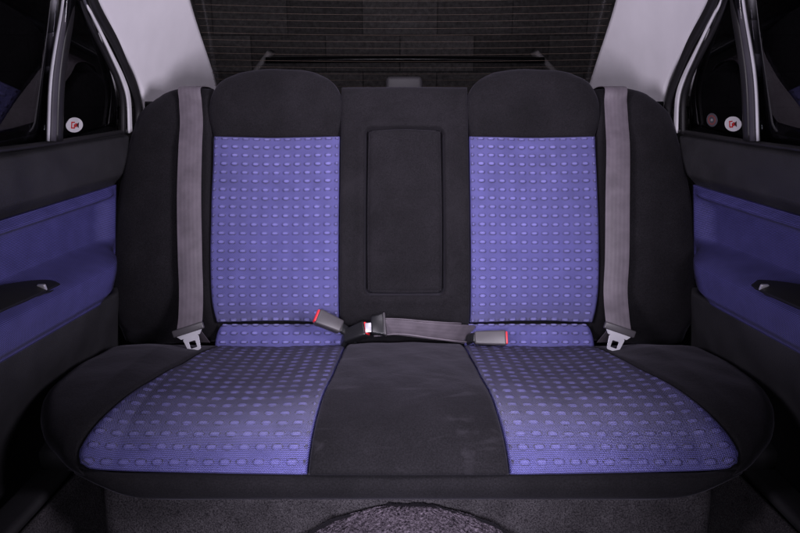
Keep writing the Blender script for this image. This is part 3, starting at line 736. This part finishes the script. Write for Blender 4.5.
# ------------------------------------------------------------------ rear window, shelf, brake light, rear wing
rw = empty('rear_window', (0,.73,.58), 'dark sloping rear window crossed by thin brown heating lines', 'window')
def RW(u, v):  # u -1..1, v 0..1 bottom to top
    yb, zb, yt, zt = .80, .565, .16, .96
    half = .66*(1-v)+.53*v
    bow = .05*(1-u*u)
    return Vector((u*half, yb*(1-v)+yt*v+bow, zb*(1-v)+zt*v+.03*math.sin(v*math.pi)))
G = np.array([[list(RW(u,v)) for u in np.linspace(-1,1,30)] for v in np.linspace(0,1,16)])
patch('glass', G, RGLASS, rw, .004, tdir=(0,.5,.85))
V=[];F=[]
for k in range(2,26):
    v = k/27.0; n=40
    for j in range(n):
        for e in (0,1):
            p = RW(-.985+1.97*j/(n-1), v+(.0009 if e else -.0009)*1.0)+Vector((0,-.003,-.004)); V.append(p)
    b = len(V)-2*n
    F += [(b+2*j,b+2*j+1,b+2*j+3,b+2*j+2) for j in range(n-1)]
link('heating_lines', mesh('heating_lines',V,F), HEAT, rw)

G = np.array([[[x, y, .555 - .02*(y>.79)] for x in np.linspace(-.66,.66,20)] for y in np.linspace(.23,.82,12)])
o = patch('parcel_shelf', G, BLACKM, None, .015, tdir=(0,0,-1)); tag(o, 'black parcel shelf behind the backrest below the rear window', 'shelf')
bl = empty('brake_light', at(404,95,.62), 'small grey brake light housing behind the middle of the backrest', 'brake light')
pc = at(404,88,.62)
rbox('housing', (.122,.09,.075), .012, Matrix.Translation((pc.x,pc.y,pc.z-.006)), SHELFP, bl, taper=lambda x,y,z:(x*(1-.1*(z/.085+.5)),y,z), segs=4)
rbox('lens', (.08,.006,.02), .002, Matrix.Translation((pc.x,pc.y+.047,pc.z-.015)), RED, bl)
kb = at(368,92,.40)
o = rbox('shelf_knob', (.026,.026,.05), .009, Matrix.Translation((kb.x,kb.y,kb.z-.012)), SHELFP, None, segs=4); tag(o, 'small dark rounded knob left of the brake light on the shelf', 'knob')
wg = empty('rear_wing', (0,1.33,.55), 'black rear wing on two slanting uprights seen through the rear window', 'car wing')
a, b = at(269,60,1.33), at(541,60,1.33)
sweep('blade', [a, (a+b)/2+Vector((0,0,.004)), b], (0,1,.15), .14, .026, m_plastic('wing_gloss', (.01,.01,.012), .18), wg, n=30, rnd=.5)
for p0, p1_ in (((258,70),(271,52)), ((551,70),(534,52))):
    q0, q1 = at(*p0,1.34), at(*p1_,1.31); q00 = q0+(q0-q1)*1.6
    sweep('upright', [q1, q0, q00], (0,1,0), [.06,.08,.12], .022, m_plastic('wing_upright', (.42,.40,.41), .5), wg, n=16, rnd=.5)
G = np.array([[[x, y, .58-.10*((y-.85)/.8)**2-.06*(abs(x)/.75)**3] for x in np.linspace(-.75,.75,30)] for y in np.linspace(.83,1.6,16)])
o = patch('boot_lid', G, m_plastic('dark_paint',(.02,.02,.03),.25), None, .02, tdir=(0,0,-1)); tag(o, 'dark boot lid carrying the rear wing outside the rear window', 'boot lid')

# ------------------------------------------------------------------ tunnel mat and sill trims
def tunnel_mat():
    n, m = 110, 120
    G = np.zeros((m,n,3))
    for i in range(m):
        y = -.472 - .50*i/(m-1)
        W = .215*min(1, math.sqrt(max(0,(i+.5)/(m-1)*7)) ) if i < m/7 else .215
        for j in range(n):
            x = (2*j/(n-1)-1)*W
            z = -.112 - .029*(abs(x)/.164)**2.4
            G[i,j] = (x, y, z)
    G[...,2] += np.random.normal(0,.0012,G.shape[:2])
    root = empty('tunnel_mat', (0,-.6,-.2), 'speckled carpet mat with dark bound edge over the floor hump in front of the seat', 'floor mat')
    patch('pile', G, MATC, root, .012, tdir=(0,0,-1))
    G0 = G - 0
    edge = [Vector(G[i,0]) for i in range(m-1,-1,-6)] + [Vector(G[0,j]) for j in range(5,n-5,6)] + [Vector(G[i,-1]) for i in range(0,m,6)]
    sweep('edge_binding', edge, (0,0,1), .007, .006, m_suede('binding_cloth', base=(.006,.005,.007)), root, n=160, rnd=.5, smoothpath=False)
tunnel_mat()
for sd, lab in ((-1,'black plastic sill trim on the floor edge by the left door'), (1,'black plastic sill trim on the floor edge by the right door')):
    P0 = [(sd*.615,-1.2,-.115),(sd*.618,-.6,-.112),(sd*.622,-.40,-.108),(sd*.632,-.26,-.10)]
    r = empty('sill_trim', (sd*.62,-.6,-.2), lab, 'sill trim', 'sill trims below the doors')
    sweep('step_plate', P0, (1,0,.12*-sd), .060, .020, BLACKM, r, n=40, rnd=.5)
    G = np.array([[[sd*(.588-.004*k), y, -.122-.022*k] for y in np.linspace(-1.2,-.3,30)] for k in range(11)])
    patch('side_wall', G, CARPET, r, .01, tdir=(sd,0,0))
